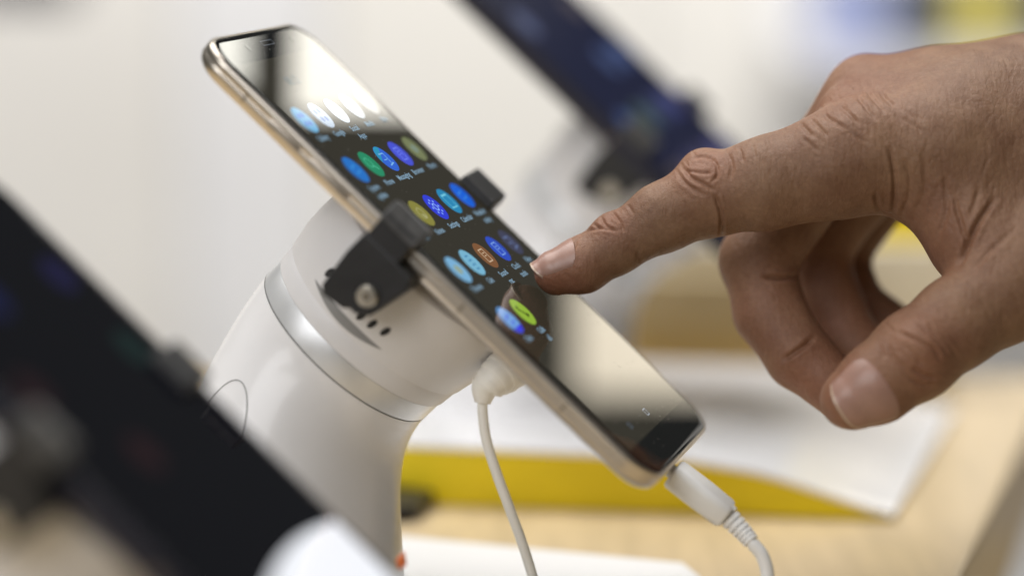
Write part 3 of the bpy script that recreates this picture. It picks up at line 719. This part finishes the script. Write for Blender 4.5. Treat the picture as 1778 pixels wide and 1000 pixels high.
sk = bpy.data.materials.new('skin'); sk.use_nodes = True; nt = sk.node_tree; b = nt.nodes['Principled BSDF']; N_ = nt.nodes.new; Lk = nt.links.new
tc = N_('ShaderNodeTexCoord')
n1 = N_('ShaderNodeTexNoise'); n1.inputs['Scale'].default_value = 95; n1.inputs['Detail'].default_value = 8; n1.inputs['Roughness'].default_value = .65
r1 = N_('ShaderNodeValToRGB'); r1.color_ramp.elements[0].position = .32; r1.color_ramp.elements[1].position = .70
r1.color_ramp.elements[0].color = (.172, .086, .048, 1); r1.color_ramp.elements[1].color = (.268, .156, .092, 1)
at_n = N_('ShaderNodeAttribute'); at_n.attribute_name = 'flush'
mx = N_('ShaderNodeMix'); mx.data_type = 'RGBA'; mx.inputs['B'].default_value = (.31, .118, .072, 1)
ml = N_('ShaderNodeMath'); ml.operation = 'MULTIPLY'; ml.inputs[1].default_value = .6
n3 = N_('ShaderNodeTexNoise'); n3.inputs['Scale'].default_value = 900; n3.inputs['Detail'].default_value = 3
r3 = N_('ShaderNodeValToRGB'); r3.color_ramp.elements[0].position = .35; r3.color_ramp.elements[1].position = .65
r3.color_ramp.elements[0].color = (.92, .90, .88, 1); r3.color_ramp.elements[1].color = (1.04, 1.04, 1.03, 1)
mm_ = N_('ShaderNodeMix'); mm_.data_type = 'RGBA'; mm_.blend_type = 'MULTIPLY'; mm_.inputs['Factor'].default_value = 1
Lk(tc.outputs['Object'], n1.inputs['Vector']); Lk(n1.outputs['Fac'], r1.inputs[0]); Lk(r1.outputs[0], mx.inputs['A'])
Lk(at_n.outputs['Fac'], ml.inputs[0]); Lk(ml.outputs[0], mx.inputs['Factor'])
Lk(tc.outputs['Object'], n3.inputs['Vector']); Lk(n3.outputs['Fac'], r3.inputs[0])
Lk(mx.outputs['Result'], mm_.inputs['A']); Lk(r3.outputs[0], mm_.inputs['B']); Lk(mm_.outputs['Result'], b.inputs['Base Color'])
vo = N_('ShaderNodeTexVoronoi'); vo.feature = 'DISTANCE_TO_EDGE'; vo.inputs['Scale'].default_value = 1150
nv = N_('ShaderNodeTexNoise'); nv.inputs['Scale'].default_value = 420; nv.inputs['Detail'].default_value = 6
wv = N_('ShaderNodeMapping'); wv.inputs['Rotation'].default_value = (0, .45, .2); wv.inputs['Scale'].default_value = (2.6, 1, .7)
nw = N_('ShaderNodeTexNoise'); nw.inputs['Scale'].default_value = 330; nw.inputs['Detail'].default_value = 4; nw.inputs['Distortion'].default_value = .6
Lk(tc.outputs['Object'], vo.inputs['Vector']); Lk(tc.outputs['Object'], nv.inputs['Vector']); Lk(tc.outputs['Object'], wv.inputs[0]); Lk(wv.outputs[0], nw.inputs['Vector'])
b1 = N_('ShaderNodeBump'); b1.inputs['Strength'].default_value = .7; b1.inputs['Distance'].default_value = .0004
b2 = N_('ShaderNodeBump'); b2.inputs['Strength'].default_value = .4; b2.inputs['Distance'].default_value = .0006
b3 = N_('ShaderNodeBump'); b3.inputs['Strength'].default_value = .4; b3.inputs['Distance'].default_value = .0006
mr = N_('ShaderNodeMath'); mr.operation = 'MINIMUM'; mr.inputs[1].default_value = .12
Lk(vo.outputs['Distance'], mr.inputs[0]); Lk(mr.outputs[0], b1.inputs['Height']); Lk(nv.outputs['Fac'], b2.inputs['Height']); Lk(nw.outputs['Fac'], b3.inputs['Height'])
Lk(b1.outputs[0], b2.inputs['Normal']); Lk(b2.outputs[0], b3.inputs['Normal']); Lk(b3.outputs[0], b.inputs['Normal'])
b.inputs['Roughness'].default_value = .55; b.inputs['Specular IOR Level'].default_value = .36
b.inputs['Subsurface Weight'].default_value = .12; b.inputs['Subsurface Radius'].default_value = (1, .38, .2); b.inputs['Subsurface Scale'].default_value = .0015
me.materials.append(sk)
hand = bpy.data.objects.new('person', me); C.objects.link(hand); hand.location = hand_base
tag(hand, 'bare right hand with index finger pointing and touching the phone screen', 'hand')

M['nail'] = mat('fingernail', (.34, .195, .15), .36, spec=.5, var=.08, vscale=260, bump=.03, bscale=500, stretch=(1, 1, 1), sss=.1)
M['nail_tip'] = mat('fingernail_edge', (.50, .37, .27), .3)
def nail(base, tipdir, dorsal, length, half, lift, over):
    """nail plate: rows run from the root to the free edge, each point dropped onto the flesh and lifted a little"""
    tipdir = tipdir/np.linalg.norm(tipdir); dorsal = dorsal - (dorsal@tipdir)*tipdir; dorsal /= np.linalg.norm(dorsal); side = np.cross(tipdir, dorsal)
    nu, nvv = 26, 21
    Ug, Wg = [a.ravel() for a in np.meshgrid(np.linspace(0, 1, nu), np.linspace(-1, 1, nvv), indexing='ij')]
    S = Ug*length + (1 - np.sqrt(np.maximum(0, 1 - np.abs(Wg)**2.4*.98))) * length*.22*(1-Ug) - np.abs(Wg)**2.2 * length*.16*Ug
    dr = np.cos(Wg*half)[:, None]*dorsal + np.sin(Wg*half)[:, None]*side
    pts = base + np.minimum(S, length-over)[:, None]*tipdir + dr*16
    for _ in range(14): pts = pts - dr * (sdf(pts) * .9)[:, None]
    pts = pts + dr * (lift*(.35 + .65*Ug) * (1 - .8*np.abs(Wg)**3))[:, None]
    ex = np.maximum(0, S - (length-over))[:, None]; pts = pts + tipdir*ex*.95 - dorsal*ex*.25
    pts = np.array(pts); n = len(pts)
    f = [(i*nvv+j, i*nvv+j+1, (i+1)*nvv+j+1, (i+1)*nvv+j) for i in range(nu-1) for j in range(nvv-1)]
    low = pts - dorsal*.55
    v = np.concatenate([pts, low]); f2 = [tuple(n + k for k in reversed(q)) for q in f]
    rim = [j for j in range(nvv)] + [i*nvv + nvv-1 for i in range(1, nu)] + [(nu-1)*nvv + j for j in range(nvv-2, -1, -1)] + [i*nvv for i in range(nu-2, 0, -1)]
    f3 = [(rim[k], rim[(k+1) % len(rim)], n + rim[(k+1) % len(rim)], n + rim[k]) for k in range(len(rim))]
    o = mesh_obj('fingernail', c2w(v) - hand_base, f + f2 + f3, M['nail'], hand)
    o.data.materials.append(M['nail_tip'])
    ntip = (nu-1)*(nvv-1)
    cnt_ = len(f)
    for k, poly in enumerate(o.data.polygons):
        if k < 2*cnt_ and (k % cnt_) // (nvv-1) >= nu-2: poly.material_index = 1
    return o
nail(P(1008,460,-2), P(966,474,-2) - P(1030,452,-2), np.array([-.52, .80, .38]), 12.0, math.radians(64), .50, 2.2)
nail(P(1530,662,-27), P(1480,692,-27) - P(1560,638,-27), np.array([-.10, -.14, 1.0]), 13.0, math.radians(60), .60, 1.6)
